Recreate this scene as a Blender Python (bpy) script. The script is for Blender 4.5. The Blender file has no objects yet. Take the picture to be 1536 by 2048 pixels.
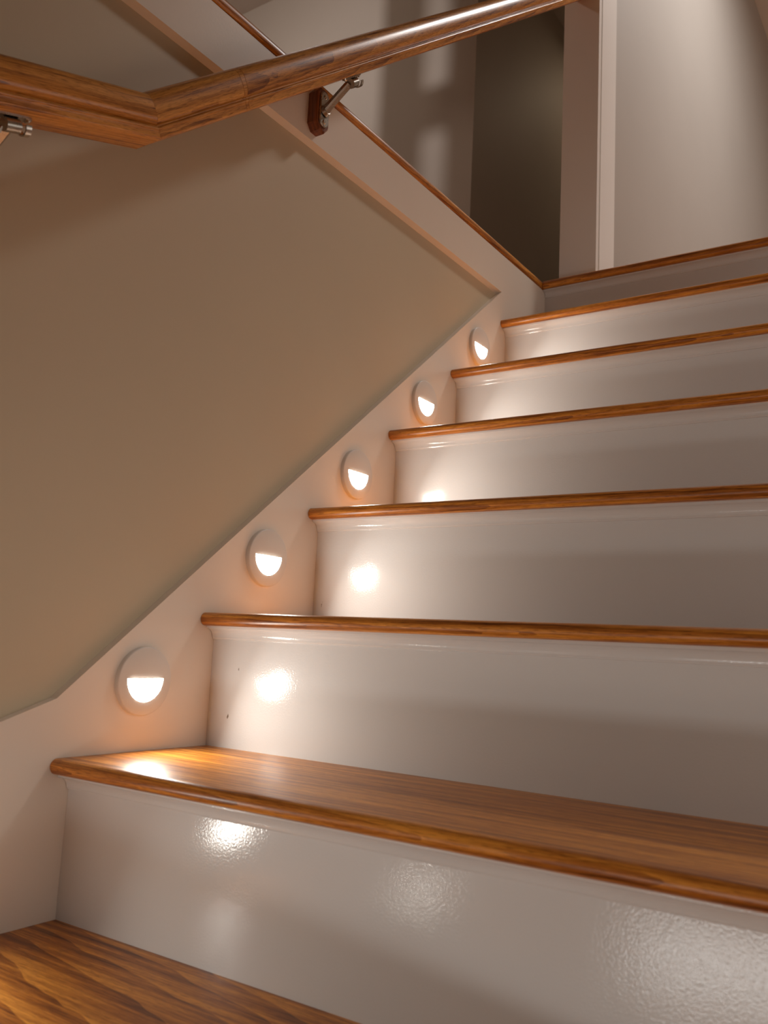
import bpy, bmesh, math, random
from mathutils import Vector, Matrix

random.seed(4)
scene = bpy.context.scene
C = scene.collection

# ------------------------------------------------------------------ camera
cam_d = bpy.data.cameras.new('camera')
cam = bpy.data.objects.new('camera', cam_d)
C.objects.link(cam)
right = Vector((0.83116, 0.55375, 0.05022))
down = Vector((-0.04143, 0.15175, -0.98755))
fwd = Vector((-0.55448, 0.81874, 0.14907))
cam.matrix_world = Matrix(((right.x, -down.x, -fwd.x, 0.94062),
                           (right.y, -down.y, -fwd.y, -0.69910),
                           (right.z, -down.z, -fwd.z, 0.16414),
                           (0, 0, 0, 1)))
cam_d.sensor_fit = 'VERTICAL'
cam_d.sensor_height = 36.0
cam_d.sensor_width = 27.0
cam_d.lens = 1774.76 / 2048 * 36.0
cam_d.clip_start = 0.01
cam_d.dof.use_dof = True
cam_d.dof.focus_distance = 1.55
cam_d.dof.aperture_fstop = 8.0
scene.camera = cam

# ------------------------------------------------------------------ world, lights, exposure
world = bpy.data.worlds.new('world')
scene.world = world
world.use_nodes = True
wb = world.node_tree.nodes['Background']
wb.inputs[0].default_value = (1.0, 0.95, 0.90, 1)
wb.inputs[1].default_value = 0.66

LAMP_STRENGTH = 30.0
LAMP_POWER = 0.225
LAMP_COLOR = (1.0, 0.96, 0.88, 1)


def area_light(name, loc, target, size, power, color):
    d = bpy.data.lights.new(name, 'AREA')
    d.shape = 'DISK'
    d.size = size
    d.energy = power
    d.color = color
    o = bpy.data.objects.new(name, d)
    C.objects.link(o)
    o.location = loc
    o.rotation_euler = (Vector(target) - Vector(loc)).to_track_quat('-Z', 'Y').to_euler()
    return o


area_light('landing_ceiling_light', (1.0, 2.35, 3.40), (1.0, 2.35, 0), 0.35, 15.0, (1.0, 0.96, 0.92))
area_light('hall_ceiling_light', (-1.5, 1.2, 3.28), (-1.5, 1.6, 2.6), 0.05, 3.3, (1.0, 0.90, 0.86))
area_light('hall_fill_light', (-2.3, 0.3, 3.4), (-2.0, 2.0, 1.8), 0.5, 3.8, (1.0, 0.86, 0.74))  # added fill, lifts the shadows on the hall wall
area_light('passage_fill_light', (-0.35, 3.7, 3.4), (-0.35, 3.7, 0), 0.3, 0.65, (1.0, 0.76, 0.52))  # added dim fill that brightens the passage walls
low = area_light('lower_stair_light', (0.50, -1.32, -0.47), (0.50, 0.0, -0.2), 0.12, 1.08, (1.0, 0.99, 0.96))
low.data.shape = 'RECTANGLE'
low.data.size = 0.45
low.data.size_y = 0.10

scene.view_settings.view_transform = 'Standard'
scene.view_settings.look = 'None'
scene.view_settings.exposure = 0.92
scene.view_settings.gamma = 1.0
scene.view_settings.use_curve_mapping = False

# ------------------------------------------------------------------ dimensions (metres)
RISE = 0.19
RUN = 0.2302
NOSE = 0.0095          # half thickness of a tread
SET = 0.030            # riser face behind the nosing tip
WIDTH = 1.06
SKIRT_D = 0.013        # skirt and band stand this far proud of the tan wall
T1 = math.atan2(RISE, RUN)
SL_UP = RISE / RUN
SL_LO = 0.348
T2 = math.atan(SL_LO)


# ------------------------------------------------------------------ materials
def new_mat(name):
    m = bpy.data.materials.new(name)
    m.use_nodes = True
    return m, m.node_tree.nodes, m.node_tree.links, m.node_tree.nodes['Principled BSDF']


def paint(name, color, rough, bump=0.0, bscale=260.0, var=0.04, spec=0.5, specks=False, coat=0.0):
    m, N, L, b = new_mat(name)
    tc = N.new('ShaderNodeTexCoord')
    n1 = N.new('ShaderNodeTexNoise')
    n1.inputs['Scale'].default_value = 3.0
    n1.inputs['Detail'].default_value = 4
    L.new(tc.outputs['Object'], n1.inputs['Vector'])
    r = N.new('ShaderNodeValToRGB')
    r.color_ramp.elements[0].position = 0.3
    r.color_ramp.elements[1].position = 0.7
    c0 = [c * (1 - var) for c in color]
    r.color_ramp.elements[0].color = (*c0, 1)
    r.color_ramp.elements[1].color = (*color, 1)
    L.new(n1.outputs['Fac'], r.inputs['Fac'])
    out = r.outputs['Color']
    if specks:
        mp = N.new('ShaderNodeMapping')
        mp.inputs['Scale'].default_value = (40, 40, 22)
        L.new(tc.outputs['Object'], mp.inputs['Vector'])
        v = N.new('ShaderNodeTexNoise')
        v.inputs['Scale'].default_value = 1.0
        v.inputs['Detail'].default_value = 5
        L.new(mp.outputs['Vector'], v.inputs['Vector'])
        sr = N.new('ShaderNodeValToRGB')
        sr.color_ramp.elements[0].position = 0.742
        sr.color_ramp.elements[1].position = 0.765
        L.new(v.outputs['Fac'], sr.inputs['Fac'])
        mx = N.new('ShaderNodeMix')
        mx.data_type = 'RGBA'
        mx.inputs['B'].default_value = (0.20, 0.15, 0.11, 1)
        L.new(sr.outputs['Color'], mx.inputs['Factor'])
        L.new(out, mx.inputs['A'])
        out = mx.outputs['Result']
    L.new(out, b.inputs['Base Color'])
    b.inputs['Roughness'].default_value = rough
    b.inputs['Specular IOR Level'].default_value = spec
    b.inputs['Coat Weight'].default_value = coat
    if bump > 0:
        nb = N.new('ShaderNodeTexNoise')
        nb.inputs['Scale'].default_value = bscale
        nb.inputs['Detail'].default_value = 2
        L.new(tc.outputs['Object'], nb.inputs['Vector'])
        bp = N.new('ShaderNodeBump')
        bp.inputs['Strength'].default_value = bump
        bp.inputs['Distance'].default_value = 0.001
        L.new(nb.outputs['Fac'], bp.inputs['Height'])
        L.new(bp.outputs['Normal'], b.inputs['Normal'])
    return m


def oak(name, light, mid, dark, axis='X', rough=0.34, ring=42.0, ringw=0.16, tilt=5.0, distort=3.0, flame=0.65):
    """plain-sawn oak; grain runs along the object's local axis"""
    m, N, L, b = new_mat(name)
    tc = N.new('ShaderNodeTexCoord')
    oi = N.new('ShaderNodeObjectInfo')
    off = N.new('ShaderNodeVectorMath')
    off.operation = 'MULTIPLY_ADD'
    L.new(oi.outputs['Random'], off.inputs[0])
    off.inputs[1].default_value = (3.1, 0.11, 0.0)
    L.new(tc.outputs['Object'], off.inputs[2])
    rotm = N.new('ShaderNodeMapping')
    if axis == 'Y':
        rotm.inputs['Rotation'].default_value = (0, 0, math.radians(-90))
    elif axis == 'Z':
        rotm.inputs['Rotation'].default_value = (0, math.radians(90), 0)
    L.new(off.outputs[0], rotm.inputs['Vector'])
    V = rotm.outputs['Vector']
    # growth rings
    mp = N.new('ShaderNodeMapping')
    mp.inputs['Rotation'].default_value = (0, math.radians(tilt), math.radians(tilt * 0.8))
    mp.inputs['Location'].default_value = (0, 0.03, 0.05)
    mp.inputs['Scale'].default_value = (0.55, 1, 1)
    L.new(V, mp.inputs['Vector'])
    w = N.new('ShaderNodeTexWave')
    w.wave_type = 'RINGS'
    w.rings_direction = 'X'
    w.wave_profile = 'SAW'
    w.inputs['Scale'].default_value = ring
    w.inputs['Distortion'].default_value = distort
    w.inputs['Detail'].default_value = 3
    w.inputs['Detail Scale'].default_value = 0.5
    L.new(mp.outputs['Vector'], w.inputs['Vector'])
    # fine pores
    ms = N.new('ShaderNodeMapping')
    ms.inputs['Scale'].default_value = (18, 520, 520)
    L.new(V, ms.inputs['Vector'])
    n = N.new('ShaderNodeTexNoise')
    n.inputs['Scale'].default_value = 1.0
    n.inputs['Detail'].default_value = 4
    L.new(ms.outputs['Vector'], n.inputs['Vector'])
    mb = N.new('ShaderNodeMapping')
    mb.inputs['Scale'].default_value = (3.0, 110, 110)
    L.new(V, mb.inputs['Vector'])
    n2 = N.new('ShaderNodeTexNoise')
    n2.inputs['Scale'].default_value = 1.0
    n2.inputs['Detail'].default_value = 3
    L.new(mb.outputs['Vector'], n2.inputs['Vector'])
    a1 = N.new('ShaderNodeMath'); a1.operation = 'MULTIPLY_ADD'
    L.new(w.outputs['Fac'], a1.inputs[0])
    a1.inputs[1].default_value = ringw
    nn = N.new('ShaderNodeMath'); nn.operation = 'MULTIPLY'
    nn.inputs[1].default_value = flame
    L.new(n2.outputs['Fac'], nn.inputs[0])
    L.new(nn.outputs[0], a1.inputs[2])
    a2 = N.new('ShaderNodeMath'); a2.operation = 'MULTIPLY_ADD'
    L.new(n.outputs['Fac'], a2.inputs[0])
    a2.inputs[1].default_value = 0.42
    L.new(a1.outputs[0], a2.inputs[2])
    r = N.new('ShaderNodeValToRGB')
    e = r.color_ramp.elements
    c_ = 0.21 + flame * 0.5 + ringw * 0.5
    e[0].position = c_ - 0.16; e[0].color = (*light, 1)
    e[1].position = c_ + 0.19; e[1].color = (*dark, 1)
    em = r.color_ramp.elements.new(c_ + 0.02); em.color = (*mid, 1)
    L.new(a2.outputs[0], r.inputs['Fac'])
    # open pores: short dark ticks along the grain
    mq = N.new('ShaderNodeMapping')
    mq.inputs['Scale'].default_value = (70, 1500, 1500)
    L.new(V, mq.inputs['Vector'])
    nq = N.new('ShaderNodeTexNoise')
    nq.inputs['Scale'].default_value = 1.0
    nq.inputs['Detail'].default_value = 2
    L.new(mq.outputs['Vector'], nq.inputs['Vector'])
    rq = N.new('ShaderNodeValToRGB')
    rq.color_ramp.elements[0].position = 0.54
    rq.color_ramp.elements[0].color = (1, 1, 1, 1)
    rq.color_ramp.elements[1].position = 0.66
    rq.color_ramp.elements[1].color = (0.45, 0.38, 0.32, 1)
    L.new(nq.outputs['Fac'], rq.inputs['Fac'])
    mxp = N.new('ShaderNodeMix')
    mxp.data_type = 'RGBA'
    mxp.blend_type = 'MULTIPLY'
    mxp.inputs['Factor'].default_value = 0.9
    L.new(r.outputs['Color'], mxp.inputs['A'])
    L.new(rq.outputs['Color'], mxp.inputs['B'])
    L.new(mxp.outputs['Result'], b.inputs['Base Color'])
    b.inputs['Roughness'].default_value = rough
    b.inputs['Specular IOR Level'].default_value = 0.5
    bp = N.new('ShaderNodeBump')
    bp.inputs['Strength'].default_value = 0.10
    bp.inputs['Distance'].default_value = 0.0006
    bp.invert = True
    L.new(n.outputs['Fac'], bp.inputs['Height'])
    L.new(bp.outputs['Normal'], b.inputs['Normal'])
    return m


def metal(name, color, rough):
    m, N, L, b = new_mat(name)
    b.inputs['Base Color'].default_value = (*color, 1)
    b.inputs['Metallic'].default_value = 1.0
    tc = N.new('ShaderNodeTexCoord')
    n = N.new('ShaderNodeTexNoise')
    n.inputs['Scale'].default_value = 180
    L.new(tc.outputs['Object'], n.inputs['Vector'])
    mr = N.new('ShaderNodeMapRange')
    mr.inputs['To Min'].default_value = rough * 0.8
    mr.inputs['To Max'].default_value = rough * 1.25
    L.new(n.outputs['Fac'], mr.inputs['Value'])
    L.new(mr.outputs['Result'], b.inputs['Roughness'])
    return m


def emitter(name, color, strength):
    m, N, L, b = new_mat(name)
    N.remove(b)
    e = N.new('ShaderNodeEmission')
    e.inputs['Color'].default_value = color
    e.inputs['Strength'].default_value = strength
    L.new(e.outputs[0], N['Material Output'].inputs['Surface'])
    return m


M_RISER = paint('riser_paint', (0.74, 0.735, 0.73), 0.12, bump=0.14, bscale=400, specks=True, spec=0.32)
M_SKIRT = paint('skirt_paint', (0.84, 0.73, 0.62), 0.32, bump=0.06, bscale=200)
M_TAN = paint('tan_wall_paint', (0.60, 0.485, 0.33), 0.55, bump=0.05, bscale=300)
M_HALL = paint('hall_wall_paint', (0.60, 0.54, 0.47), 0.6, bump=0.05, bscale=300)
M_WHITE = paint('white_trim_paint', (0.90, 0.87, 0.83), 0.35)
M_CASE = paint('lit_casing_paint', (0.96, 0.94, 0.91), 0.35)  # white trim paint lightened to stand in for landing light on the strip
M_LAND = paint('landing_wall_paint', (0.49, 0.45, 0.41), 0.6, bump=0.05, bscale=300)
M_SHADE = paint('bounce_cut_paint', (0.30, 0.25, 0.19), 0.6)  # dark tone chosen to cut bounce light from unseen walls
M_CEIL = paint('ceiling_paint', (0.75, 0.72, 0.68), 0.8)
M_PLATE = paint('lamp_plate_finish', (0.74, 0.67, 0.60), 0.40)
OAK_L, OAK_M, OAK_D = (0.82, 0.34, 0.050), (0.48, 0.160, 0.019), (0.16, 0.040, 0.005)
M_OAK = oak('oak_tread', OAK_L, OAK_M, OAK_D, 'X')
M_OAK_FLAT = oak('oak_winder', OAK_L, OAK_M, OAK_D, 'X', ring=15.0, ringw=0.21, tilt=7.0, distort=5.0)
M_OAKY = oak('oak_trim', OAK_L, OAK_M, OAK_D, 'Y')
M_RAIL = oak('oak_handrail', (0.80, 0.36, 0.075), (0.60, 0.24, 0.042), (0.22, 0.066, 0.011), 'X', rough=0.26, ring=46)
M_ROSETTE = oak('oak_rosette', (0.26, 0.075, 0.020), (0.20, 0.050, 0.013), (0.10, 0.022, 0.006), 'Z', rough=0.3)
M_NICKEL = metal('satin_nickel', (0.42, 0.38, 0.33), 0.28)
M_SCREW = metal('screw_steel', (0.55, 0.50, 0.44), 0.22)
M_LENS = emitter('lit_lens', LAMP_COLOR, LAMP_STRENGTH)


# ------------------------------------------------------------------ mesh helpers
def obj(name, verts, faces, mat, parent=None, smooth=None, matrix=None):
    me = bpy.data.meshes.new(name)
    me.from_pydata([tuple(v) for v in verts], [], faces)
    bm = bmesh.new()
    bm.from_mesh(me)
    bmesh.ops.recalc_face_normals(bm, faces=bm.faces)
    bm.to_mesh(me)
    bm.free()
    if smooth is not None:
        me.polygons.foreach_set('use_smooth', [True] * len(me.polygons))
        me.set_sharp_from_angle(angle=math.radians(smooth))
    me.materials.append(mat)
    o = bpy.data.objects.new(name, me)
    C.objects.link(o)
    if parent:
        o.parent = parent
    if matrix is not None:
        o.matrix_local = matrix
    return o


def box_vf(x0, x1, y0, y1, z0, z1):
    v = [(x, y, z) for x in (x0, x1) for y in (y0, y1) for z in (z0, z1)]
    f = [(0, 1, 3, 2), (4, 6, 7, 5), (0, 4, 5, 1), (2, 3, 7, 6), (0, 2, 6, 4), (1, 5, 7, 3)]
    return v, f


def box(name, x0, x1, y0, y1, z0, z1, mat, parent=None):
    return obj(name, *box_vf(x0, x1, y0, y1, z0, z1), mat, parent)


def extrude_vf(profile, fn0, fn1):
    """closed profile (a,b) swept between two maps (a,b)->xyz"""
    n = len(profile)
    v = [fn0(*p) for p in profile] + [fn1(*p) for p in profile]
    f = [tuple(range(n)), tuple(range(2 * n - 1, n - 1, -1))]
    for i in range(n):
        j = (i + 1) % n
        f.append((i, j, n + j, n + i))
    return v, f


def prism(name, poly, z0, z1, mat, parent=None):
    """plan polygon between two heights"""
    return obj(name, *extrude_vf(poly, lambda a, b: (a, b, z0), lambda a, b: (a, b, z1)), mat, parent)


def slab_x(name, poly, x0, x1, mat, parent=None):
    """(y,z) polygon between two x planes"""
    return obj(name, *extrude_vf(poly, lambda a, b: (x0, a, b), lambda a, b: (x1, a, b)), mat, parent)


def empty(name, loc=(0, 0, 0)):
    o = bpy.data.objects.new(name, None)
    o.empty_display_size = 0.05
    C.objects.link(o)
    o.location = loc
    return o


def tag(o, label=None, cat=None, group=None, kind=None):
    if label: o['label'] = label
    if cat: o['category'] = cat
    if group: o['group'] = group
    if kind: o['kind'] = kind
    return o


def struct(o, label=None, cat=None):
    return tag(o, label, cat, kind='structure')


# ------------------------------------------------------------------ the setting
TAN_X = -SKIRT_D
BAND_Z = 1.0325        # lower edge of the white band
FLOOR_Z = 1.1495       # upper floor
SK0 = 0.0809           # skirt edge height at the bend (y = 0)
tip_y = (BAND_Z - SK0) / SL_UP
YB = -1.34             # wall behind the camera
YE = 4.6

struct(slab_x('wall_left', [(YB, -0.95), (1.30, -0.95), (1.30, FLOOR_Z - 0.03), (YB, FLOOR_Z - 0.03)], TAN_X - 0.10, TAN_X, M_TAN),
       'tan painted stair wall above the sloping white skirt board', 'wall')
# skirt board (follows the steps) and the level band above, one flat white surface around the tan wall
sk_lo = lambda y: SK0 + SL_LO * y
skirt_poly = [(YB, -0.95), (1.42, -0.95), (1.42, FLOOR_Z - 0.022), (YB, FLOOR_Z - 0.022), (YB, BAND_Z), (tip_y, BAND_Z), (0.0, SK0), (YB, sk_lo(YB))]
sk_back = [(a, b - 0.0045) if b == BAND_Z else (a, b) for a, b in skirt_poly]      # the band's lower edge is slanted to catch more light from below
sk_back[5] = (tip_y - 0.0045 / SL_UP, BAND_Z - 0.0045)
sk_n = len(skirt_poly)
sk_v, sk_f = extrude_vf(skirt_poly, lambda a, b: (TAN_X - 0.001, a, b), lambda a, b: (0.0, a, b))
for k_ in range(sk_n):
    sk_v[k_] = (TAN_X - 0.001, *sk_back[k_])
struct(obj('trim_1', sk_v, sk_f, M_SKIRT),
       'white skirt board with step lights and level band bordering the tan wall', 'trim')

# oak edge of the upper floor along the stair opening
edge_prof = [(-0.05, -0.0112), (-0.004, -0.0112)]
for k in range(9):
    a = -math.pi / 2 + math.pi * k / 8
    edge_prof.append((-0.004 + 0.0075 * math.cos(a), 0.0112 * math.sin(a)))
edge_prof += [(-0.05, 0.0112)]
struct(obj('trim_2', *extrude_vf(edge_prof, lambda a, b: (a, YB, 1.1388 + b), lambda a, b: (a, 1.386, 1.1388 + b)), M_OAKY, smooth=40),
       'oak edge strip of the upper floor above the white band', 'trim')
box_floor = struct(box('floor', -3.2, -0.05, YB, YE, FLOOR_Z - 0.16, FLOOR_Z, M_OAKY), 'oak floor of the upper hall beside the stair opening', 'floor')
struct(box('floor', -0.0502, 2.4, 1.4165, YE, FLOOR_Z - 0.16, FLOOR_Z - 0.0004, M_OAKY), 'oak floor of the upper landing behind the top step', 'floor')

# post wall end the handrail runs into
struct(box('trim_3', 0.018, 0.122, 1.458, 1.476, FLOOR_Z, 3.5, M_WHITE), 'white casing board on the wall end at the top of the stairs', 'trim')
struct(box('trim_4', 0.113, 0.1205, 1.488, 1.602, FLOOR_Z, 3.5, M_CASE), 'narrow bright casing strip beside the landing wall', 'trim')
struct(box('wall_landing', 0.028, 0.113, 1.476, YE, FLOOR_Z, 3.5, M_LAND), 'pale landing wall lit from above at the top of the stairs', 'wall')
# dark hall on the left
HX = -0.795
struct(box('wall_hall', -3.2, HX, 2.40, 2.52, FLOOR_Z, 3.5, M_HALL), 'brown shaded hall wall with patches of light', 'wall')
struct(box('wall_passage', HX - 0.12, HX - 0.0005, 2.52, YE, FLOOR_Z, 3.5, M_HALL), 'dark side wall of the passage behind the stairs', 'wall')
struct(box('wall_end', -3.2, 2.5, YE, YE + 0.1, FLOOR_Z - 0.16, 3.5, M_HALL), 'far end wall of the upper hall', 'wall')
struct(box('wall_far', -3.3, -3.2, YB, YE, FLOOR_Z - 0.16, 3.5, M_HALL), 'hall wall out of view on the left', 'wall')
struct(box('ceiling', -3.3, 2.6, YB - 0.1, YE + 0.1, 3.5, 3.6, M_CEIL), 'white ceiling out of view above', 'ceiling')
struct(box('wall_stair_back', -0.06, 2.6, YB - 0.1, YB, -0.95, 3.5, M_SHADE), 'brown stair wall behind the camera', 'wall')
struct(box('wall_back', -3.3, -0.06, YB - 0.1, YB, FLOOR_Z, 3.5, M_HALL), 'hall wall behind the camera', 'wall')
struct(slab_x('wall_right', [(YB, 0.22), (-0.25, 0.22), (1.42, 0.22 + 1.67 * SL_UP), (1.42, 3.5), (YB, 3.5)], WIDTH, WIDTH + 0.1, M_SHADE),  # unseen wall, lower edge sloped so fill light enters from below
       'unseen brown wall over the right side of the stairs, cut to steer fill light', 'wall')
struct(box('floor', 0.0, 5.5, -4.0, 4.0, -1.0, -0.955, M_OAK), 'oak floor of the lower hall', 'floor')
struct(box('wall_side', 2.4, 2.5, 1.42, YE, FLOOR_Z - 0.16, 3.5, M_HALL), 'landing wall out of view on the right', 'wall')
# unseen frame added between hall light and hall wall to shape its light patches
WV = []
WF = []
for bx in ((-1.431, -1.358, 1.585, 1.615, 2.80, 3.5), (-1.304, -0.60, 1.585, 1.615, 2.80, 3.5),
           (-1.358, -1.304, 1.585, 1.615, 3.008, 3.066)):
    v_, f_ = box_vf(*bx)
    WF += [tuple(i + len(WV) for i in q) for q in f_]
    WV += v_
struct(obj('shadow_frame_1', WV, WF, M_WHITE), 'added white frame under the hall ceiling, unseen, shaping the light patches', 'shadow frame')

# ------------------------------------------------------------------ staircase
stairs = empty('staircase', (0, 0, -0.95))
tag(stairs, 'staircase with oak treads and glossy white risers climbing to the landing', 'staircase')
BASE = Matrix.Translation((0, 0, 0.95))


def tread_prof(back):
    p = [(back, -NOSE)]
    p.append((NOSE, -NOSE))
    for k in range(1, 12):
        a = -math.pi / 2 - math.pi * k / 12
        p.append((NOSE + NOSE * math.cos(a), NOSE * math.sin(a)))
    p += [(NOSE, NOSE), (back, NOSE)]
    return p


def cove_prof():
    p = [(0, 0), (-0.0175, 0), (-0.0175, -0.003)]
    for k in range(9):
        a = math.pi / 2 - math.pi / 2 * k / 8
        p.append((-0.0165 + 0.0128 * math.cos(a), -0.0165 + 0.0128 * math.sin(a)))
    p += [(-0.0030, -0.0168), (-0.0022, -0.0185), (0, -0.0190)]
    return p


X0 = 0.0006
for i in range(0, 7):
    y, z = i * RUN, i * RISE
    if i == 5: z += 0.003
    if i == 6: z -= 0.001
    yr = y + SET
    zb = (i - 1) * RISE + NOSE + (0.003 if i == 6 else 0)
    back = RUN + SET if i < 6 else 0.036
    hn = 1.0 if i < 6 else 1.12
    x0 = X0 if i < 6 else 0.0045
    pr = [(a, b * hn) for a, b in tread_prof(back)]
    obj('tread', *extrude_vf(pr, lambda a, b: (x0, y + a, z + b), lambda a, b: (WIDTH - 0.0005, y + a, z + b)), M_OAK, stairs, smooth=35, matrix=BASE)
    box('riser', 0.0003, WIDTH - 0.0005, yr, yr + 0.018, zb, z - NOSE, M_RISER, stairs).matrix_local = BASE
    obj('cove_moulding', *extrude_vf(cove_prof(), lambda a, b: (0.0008, yr + a, z - NOSE * hn + b), lambda a, b: (WIDTH - 0.0005, yr + a, z - NOSE * hn + b)),
        M_RISER, stairs, smooth=30, matrix=BASE)

# winders below: their nosings fan out from the inner corner of the turn
PIV = Vector((1.06, 0.025))
noses = [Vector((X0, -0.467)), Vector((X0, -1.23))]
prev_back = [(X0, SET + 0.0), (WIDTH - 0.001, SET + 0.0)]
for k, nl in enumerate(noses):
    zt = -(k + 1) * RISE
    d = (Vector((WIDTH - 0.012, PIV.y - 0.012)) - nl)
    L_ = d.length
    d.normalize()
    nrm = Vector((-d.y, d.x))            # points up the stairs
    back_l = prev_back[0]
    back_r = prev_back[1]
    # nosed front strip plus the wedge behind it, one solid
    def edge(a, b, end):
        p = nl if end == 0 else nl + d * L_
        q = p + nrm * a
        if end == 0:
            q = p + nrm * a + d * (a * 0.0)
            s = (X0 - q.x) / d.x
            q = q + d * s
        return (q.x, q.y, zt + b)
    pr = tread_prof(0.0)[1:-1]
    n = len(pr)
    v = [edge(a, b, 0) for a, b in pr] + [edge(a, b, 1) for a, b in pr]
    f = []
    for q in range(n - 1):
        f.append((q, q + 1, n + q + 1, n + q))
    bi = len(v)
    v += [(back_l[0], back_l[1], zt - NOSE), (back_l[0], back_l[1], zt + NOSE), (back_r[0], back_r[1], zt - NOSE), (back_r[0], back_r[1], zt + NOSE)]
    f += [(n - 1, bi + 1, bi + 3, 2 * n - 1), (0, n, bi + 2, bi), (bi, bi + 2, bi + 3, bi + 1),
          tuple(range(n)) + (bi + 1, bi), tuple(range(2 * n - 1, n - 1, -1)) + (bi + 2, bi + 3)]
    obj('tread', v, f, M_OAK_FLAT, stairs, smooth=35, matrix=BASE)
    r0 = nl + nrm * SET
    r0 = r0 + d * ((0.0003 - r0.x) / d.x)
    r1 = nl + d * (L_ - 0.02) + nrm * SET * 0.3
    th = nrm * 0.012
    zb = zt - RISE + NOSE
    prism('riser', [(r0.x, r0.y), (r1.x, r1.y), (r1.x + th.x, r1.y + th.y), (r0.x, r0.y + 0.013)], zb, zt - NOSE, M_RISER, stairs).matrix_local = BASE
    prev_back = [(r0.x, r0.y), (r1.x, r1.y)]
prism('tread', [(X0, prev_back[0][1]), (X0, YB + 0.001), (WIDTH, YB + 0.001), (WIDTH, 0.015), (prev_back[1][0], prev_back[1][1])],
      -3 * RISE - NOSE, -3 * RISE + NOSE, M_OAK, stairs).matrix_local = BASE
box('riser', WIDTH - 0.03, WIDTH - 0.012, YB + 0.002, 0.015, -0.95, -3 * RISE - NOSE, M_RISER, stairs).matrix_local = BASE


# ------------------------------------------------------------------ step lights
def lamp_meshes():
    R, r, zc = 0.0455, 0.0310, 0.0035
    cy, cz = 0.0, -0.010
    ang = [2 * math.pi * k / 72 for k in range(72)]
    for sy in (-1, 1):
        ang.append(math.atan2(zc - cz, sy * r - cy) % (2 * math.pi))
    ang = sorted(set(round(a, 6) for a in ang))

    def inner(a):
        dy, dz = math.cos(a), math.sin(a)
        best = 9
        if dz > 1e-6:
            t = (zc - cz) / dz
            if abs(cy + t * dy) <= r + 1e-5: best = t
        b = dy * cy + dz * (cz - zc)
        c = cy * cy + (cz - zc) ** 2 - r * r
        t = -b + math.sqrt(b * b - c)
        if t < best and cz + t * dz <= zc + 1e-5: best = t
        return cy + best * dy, cz + best * dz

    def outer(a, rr):
        dy, dz = math.cos(a), math.sin(a)
        b = dy * cy + dz * cz
        c = cy * cy + cz * cz - rr * rr
        t = -b + math.sqrt(b * b - c)
        return cy + t * dy, cz + t * dz

    n = len(ang)
    loops = []
    H = 0.0075
    for rr, x in ((R, 0.0), (R, H - 0.0016), (R - 0.0005, H - 0.0006), (R - 0.0016, H)):
        loops.append([(x, *outer(a, rr)) for a in ang])
    inn = [inner(a) for a in ang]
    loops.append([(H, *p) for p in inn])
    loops.append([(H - 0.0012, *p) for p in inn])
    v = [p for lp in loops for p in lp]
    f = []
    for k in range(len(loops) - 1):
        for q in range(n):
            q2 = (q + 1) % n
            f.append((k * n + q, k * n + q2, (k + 1) * n + q2, (k + 1) * n + q))
    lv, lf = [], []
    for sc_, x_ in ((1.0, H - 0.0010), (0.93, H + 0.0004), (0.80, H + 0.0010), (0.5, H + 0.0014)):
        lv += [(x_, cy + (p[0] - cy) * sc_, cz + (p[1] - cz) * sc_) for p in inn]
    lv.append((H + 0.0015, cy, cz))
    for k in range(3):
        for q in range(n):
            q2 = (q + 1) % n
            lf.append((k * n + q, k * n + q2, (k + 1) * n + q2, (k + 1) * n + q))
    for q in range(n):
        lf.append((3 * n + q, 3 * n + (q + 1) % n, 4 * n))
    return (v, f), (lv, lf)


LAMP_M = lamp_meshes()
lamp_specs = [  # y, z, label
    (-0.806, -0.292, 'round step light on the winder tread below, out of view to the left'),
    (-0.255, -0.105, 'round step light just left of the bottom riser, out of view'),
    (0.1313, 0.1016, 'largest round step light, glowing above the bottom oak tread'),
    (0.3609, 0.2925, 'round step light second from the bottom on the white skirt board'),
    (0.5899, 0.4708, 'middle round step light of the five up the skirt board'),
    (0.8143, 0.6645, 'round step light second from the top of the stairs'),
    (1.0444, 0.8568, 'smallest round step light, topmost near the tip of the tan wall'),
]
first = None
for y, z, lab in lamp_specs:
    t = empty('step_light', (0.0, y, z))
    tag(t, lab, 'step light', 'step lights along the skirt board')
    # the diode behind the eyelid throws its light out and down onto the tread
    ld = bpy.data.lights.new('step_light_beam', 'AREA')
    ld.shape = 'ELLIPSE'
    ld.size = 0.052
    ld.size_y = 0.026
    ld.spread = math.radians(150)
    ld.energy = LAMP_POWER
    ld.color = LAMP_COLOR[:3]
    lo = bpy.data.objects.new('step_light_beam', ld)
    C.objects.link(lo)
    lo.parent = t
    lo.location = (0.0135, 0.0, -0.011)
    lo.rotation_euler = Vector((math.cos(math.radians(24)), 0, -math.sin(math.radians(24)))).to_track_quat('-Z', 'Z').to_euler()
    if first is None:
        a = obj('face_plate', *LAMP_M[0], M_PLATE, t, smooth=40)
        b = obj('lens', *LAMP_M[1], M_LENS, t, smooth=60)
        b['label'] = 'glowing half-round lens'
        lens_me = b.data
        # the lens must face the stairs
        if b.data.polygons[0].normal.x < 0:
            b.data.flip_normals()
        first = (a, b)
    else:
        for s in first:
            c = s.copy()
            C.objects.link(c)
            c.parent = t

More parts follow.
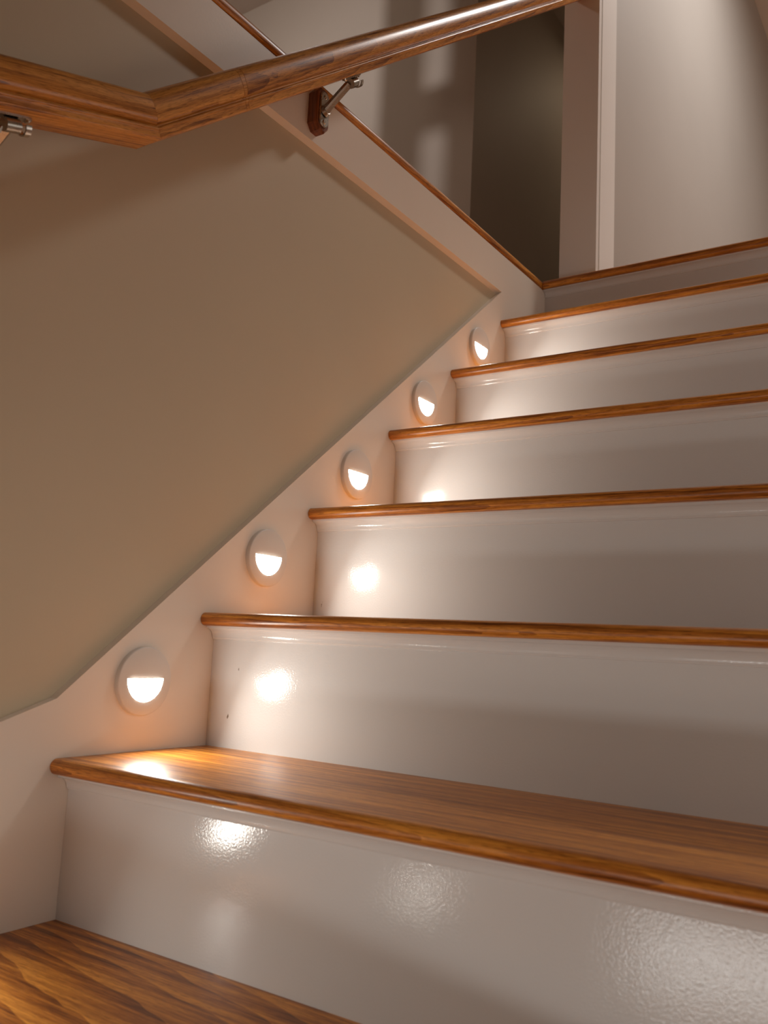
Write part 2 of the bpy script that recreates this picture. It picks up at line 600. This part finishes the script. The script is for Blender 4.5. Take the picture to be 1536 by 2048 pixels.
# ------------------------------------------------------------------ handrail
RX = 0.077
TR = T1 + 0.006                      # the rail climbs a touch steeper than the steps
SL_R = math.tan(TR)
RAIL_B = 0.7896                      # underside: z = RAIL_B + SL_R * y
half = [(0.0, 0.0), (0.0225, 0.0), (0.0240, 0.0008), (0.0245, 0.0026), (0.0245, 0.0086), (0.0252, 0.0098), (0.0263, 0.0110), (0.0263, 0.0126), (0.0250, 0.0140),
        (0.0222, 0.0148), (0.0222, 0.0164), (0.0255, 0.0182), (0.0280, 0.0215), (0.0292, 0.0270), (0.0295, 0.0340), (0.0291, 0.0415), (0.0274, 0.0485), (0.0235, 0.0535),
        (0.0165, 0.0567), (0.0080, 0.0582), (0.0, 0.0585)]
prof = half + [(-a, b) for a, b in half[-2:0:-1]]
BEND_Y = -0.006
bend = Vector((RX, BEND_Y, RAIL_B + SL_R * BEND_Y))
tanh = math.tan((TR - T2) / 2)


def rail_matrix(origin, th):
    X = Vector((0, math.cos(th), math.sin(th)))
    Z = Vector((0, -math.sin(th), math.cos(th)))
    Y = Z.cross(X)
    return Matrix(((X.x, Y.x, Z.x, origin.x), (X.y, Y.y, Z.y, origin.y), (X.z, Y.z, Z.z, origin.z), (0, 0, 0, 1)))


rail = empty('handrail', bend)
tag(rail, 'oak handrail mitred at the bend, running up the stair wall', 'handrail')
RINV = Matrix.Translation(-bend)


def rail_piece(th, s0, s1, par, cut0=0.0, cut1=0.0, label=None):
    """s along the rail from the bend; cut0/cut1 shear the end planes (n * cut)"""
    st = [(s0, cut0), (s1, cut1)]
    k = 10
    rings = []
    for q in range(k + 1):
        t = q / k
        rings.append([(s0 + (s1 - s0) * t + b * (cut0 * (1 - t) + cut1 * t), a, b) for a, b in prof])
    n = len(prof)
    v = [p for r_ in rings for p in r_]
    f = [tuple(range(n)), tuple(range((k + 1) * n - 1, k * n - 1, -1))]
    for q in range(k):
        for a in range(n):
            b = (a + 1) % n
            f.append((q * n + a, q * n + b, (q + 1) * n + b, (q + 1) * n + a))
    o = obj('rail_section', v, f, M_RAIL, par, smooth=50, matrix=RINV @ rail_matrix(bend, th))
    if label: o['label'] = label
    return o


S_JOINT = 0.192
S_END = (1.4578 - BEND_Y) / math.cos(TR)
rail_piece(T2, -0.95, -0.0002, rail, 0, -tanh, 'lower gently sloped rail piece')
rail_piece(TR, 0.0002, S_JOINT, rail, tanh, 0.12, 'short rail piece between mitre and splice')
rail_piece(TR, S_JOINT + 0.0008, S_JOINT + 0.0068, rail, 0.12, 0.20, 'narrow splice piece in the rail')
rail_piece(TR, S_JOINT + 0.0076, S_END, rail, 0.20, math.tan(TR), 'long upper rail piece')


# ------------------------------------------------------------------ handrail brackets
def cyl_vf(p0, p1, r0, r1=None, n=20):
    p0, p1 = Vector(p0), Vector(p1)
    r1 = r0 if r1 is None else r1
    ax = (p1 - p0).normalized()
    u = ax.orthogonal().normalized()
    w = ax.cross(u)
    v = []
    for p, r in ((p0, r0), (p1, r1)):
        for k in range(n):
            a = 2 * math.pi * k / n
            v.append(p + (u * math.cos(a) + w * math.sin(a)) * r)
    f = [tuple(range(n)), tuple(range(2 * n - 1, n - 1, -1))]
    for k in range(n):
        f.append((k, (k + 1) % n, n + (k + 1) % n, n + k))
    return v, f


def stadium(w, h, n=10):
    """upright rounded oblong in (y,z)"""
    r = w / 2
    p = []
    for k in range(n + 1):
        a = math.pi * k / n
        p.append((r * math.cos(a), h / 2 - r + r * math.sin(a)))
    for k in range(n + 1):
        a = math.pi + math.pi * k / n
        p.append((r * math.cos(a), -h / 2 + r + r * math.sin(a)))
    return p


def loft_x(name, polys, mat, parent, smooth=35):
    """polys: list of (x, [(y,z)...]) closed solid"""
    n = len(polys[0][1])
    v = [(x, a, b) for x, p in polys for a, b in p]
    f = [tuple(range(n)), tuple(range(len(polys) * n - 1, (len(polys) - 1) * n - 1, -1))]
    for k in range(len(polys) - 1):
        for a in range(n):
            b = (a + 1) % n
            f.append((k * n + a, k * n + b, (k + 1) * n + b, (k + 1) * n + a))
    return obj(name, v, f, mat, parent, smooth=smooth)


def bracket(y, wall_x, th, z_under, label):
    """local origin on the wall behind the plate centre"""
    zc = z_under - 0.045
    t = empty('handrail_bracket', (wall_x, y, zc))
    tag(t, label, 'bracket', 'handrail brackets')
    w, h, T = 0.036, 0.080, 0.020
    hexp = [(-w / 2, -h / 2 + 0.012), (-w / 2 + 0.010, -h / 2), (w / 2 - 0.010, -h / 2), (w / 2, -h / 2 + 0.012),
            (w / 2, h / 2 - 0.012), (w / 2 - 0.010, h / 2), (-w / 2 + 0.010, h / 2), (-w / 2, h / 2 - 0.012)]
    sc = lambda s: [(a * s, b * (1 - (1 - s) * w / h)) for a, b in hexp]
    o = loft_x('rosette_block', [(0, hexp), (T - 0.003, hexp), (T, sc(0.86))], M_ROSETTE, t, 30)
    o['label'] = 'dark oak mounting block'
    p = stadium(0.025, 0.066)
    ps = [(a * 0.88, b * 0.95) for a, b in p]
    loft_x('wall_plate', [(T, p), (T + 0.002, p), (T + 0.0034, ps)], M_NICKEL, t, 35)
    for s in (-1, 1):
        v, f = cyl_vf((T + 0.003, 0, s * 0.0235), (T + 0.0052, 0, s * 0.0235), 0.0048, 0.0034, 14)
        obj('screw', v, f, M_SCREW, t, smooth=30)
    # arm: flat bar rising from the plate to the knuckle
    xr = RX - wall_x
    zr = z_under - zc                    # rail underside at the bracket
    a0 = Vector((T + 0.002, 0, -0.004))
    a1 = Vector((xr - 0.004, 0, zr - 0.0125))
    boss_v, boss_f = cyl_vf((T + 0.002, 0, -0.004), (T + 0.008, 0, -0.002), 0.0105, 0.0085, 20)
    obj('boss', boss_v, boss_f, M_NICKEL, t, smooth=35)
    d = (a1 - a0).normalized()
    up = Vector((-d.z, 0, d.x))
    bw, bt = 0.0065, 0.0052
    v = []
    for pnt, sw, stt in ((a0, 1.15, 1.35), (a0.lerp(a1, 0.35), 1.0, 1.0), (a1, 0.95, 0.95)):
        for sy, su in ((-1, -0.6), (-0.6, -1), (0.6, -1), (1, -0.6), (1, 0.6), (0.6, 1), (-0.6, 1), (-1, 0.6)):
            v.append(pnt + Vector((0, sy * bw * sw, 0)) + up * su * bt * stt)
    f = [tuple(range(8)), tuple(range(23, 15, -1))]
    for k in range(2):
        for q in range(8):
            r_ = (q + 1) % 8
            f.append((k * 8 + q, k * 8 + r_, (k + 1) * 8 + r_, (k + 1) * 8 + q))
    obj('arm', v, f, M_NICKEL, t, smooth=30)
    # knuckle barrel along the rail, strap and saddle against its underside
    X = Vector((0, math.cos(th), math.sin(th)))
    Z = Vector((0, -math.sin(th), math.cos(th)))
    kc = Vector((xr, 0, zr)) + Z * (-0.0105)
    v, f = cyl_vf(kc - X * 0.010, kc + X * 0.008, 0.0080, None, 22)
    kn = obj('knuckle', v, f, M_NICKEL, t, smooth=35)
    v, f = cyl_vf(kc + X * 0.008, kc + X * 0.0092, 0.0066, 0.0058, 22)
    obj('end_cap', v, f, M_SCREW, kn, smooth=35)
    # U-shaped strap
    rings = []
    for k in range(13):
        a = math.pi + math.pi * k / 12
        for rad in (0.0098, 0.0078):
            rings.append((rad * math.cos(a), rad * math.sin(a)))
    v = []
    for s in (0.012, 0.019):
        for (a, b) in rings:
            v.append(kc + X * s + Vector((1, 0, 0)) * a + Z * b)
    m = len(rings)
    f = []
    for k in range(12):
        i0, i1, j0, j1 = 2 * k, 2 * k + 1, 2 * k + 2, 2 * k + 3
        f += [(i0, j0, j1, i1), (m + i0, m + i1, m + j1, m + j0), (i0, m + i0, m + j0, j0), (i1, j1, m + j1, m + i1)]
    f += [(0, 1, m + 1, m), (m - 2, m + m - 2, m + m - 1, m - 1)]
    obj('strap', v, f, M_SCREW, t, smooth=35)
    # saddle plate with a screw at each end
    sm = Vector((xr, 0, zr)) + Z * (-0.0013)
    v = []
    pl = []
    for k in range(9):
        a = -math.pi / 2 + math.pi * k / 8
        pl.append((0.019 + 0.007 * math.cos(a), 0.007 * math.sin(a)))
    for k in range(9):
        a = math.pi / 2 + math.pi * k / 8
        pl.append((-0.019 + 0.007 * math.cos(a), 0.007 * math.sin(a)))
    for dz in (-0.0012, 0.0012):
        for a, b in pl:
            v.append(sm + X * a + Vector((b, 0, 0)) + Z * dz)
    n = len(pl)
    f = [tuple(range(n)), tuple(range(2 * n - 1, n - 1, -1))] + [(k, (k + 1) % n, n + (k + 1) % n, n + k) for k in range(n)]
    sd = obj('saddle', v, f, M_NICKEL, t, smooth=35)
    for s in (-0.021, 0.021):
        q = sm + X * s - Z * 0.0012
        v, f = cyl_vf(q, q - Z * 0.0022, 0.0042, 0.0026, 14)
        obj('screw', v, f, M_SCREW, sd, smooth=30)
    return t


BR1 = 0.408
bracket(BR1, 0.0, TR, RAIL_B + SL_R * BR1, 'nickel handrail bracket on an oak block screwed to the white band')
BR2 = -0.195
bracket(BR2, TAN_X, T2, bend.z + SL_LO * (BR2 - BEND_Y), 'nickel handrail bracket at the left edge under the lower rail')
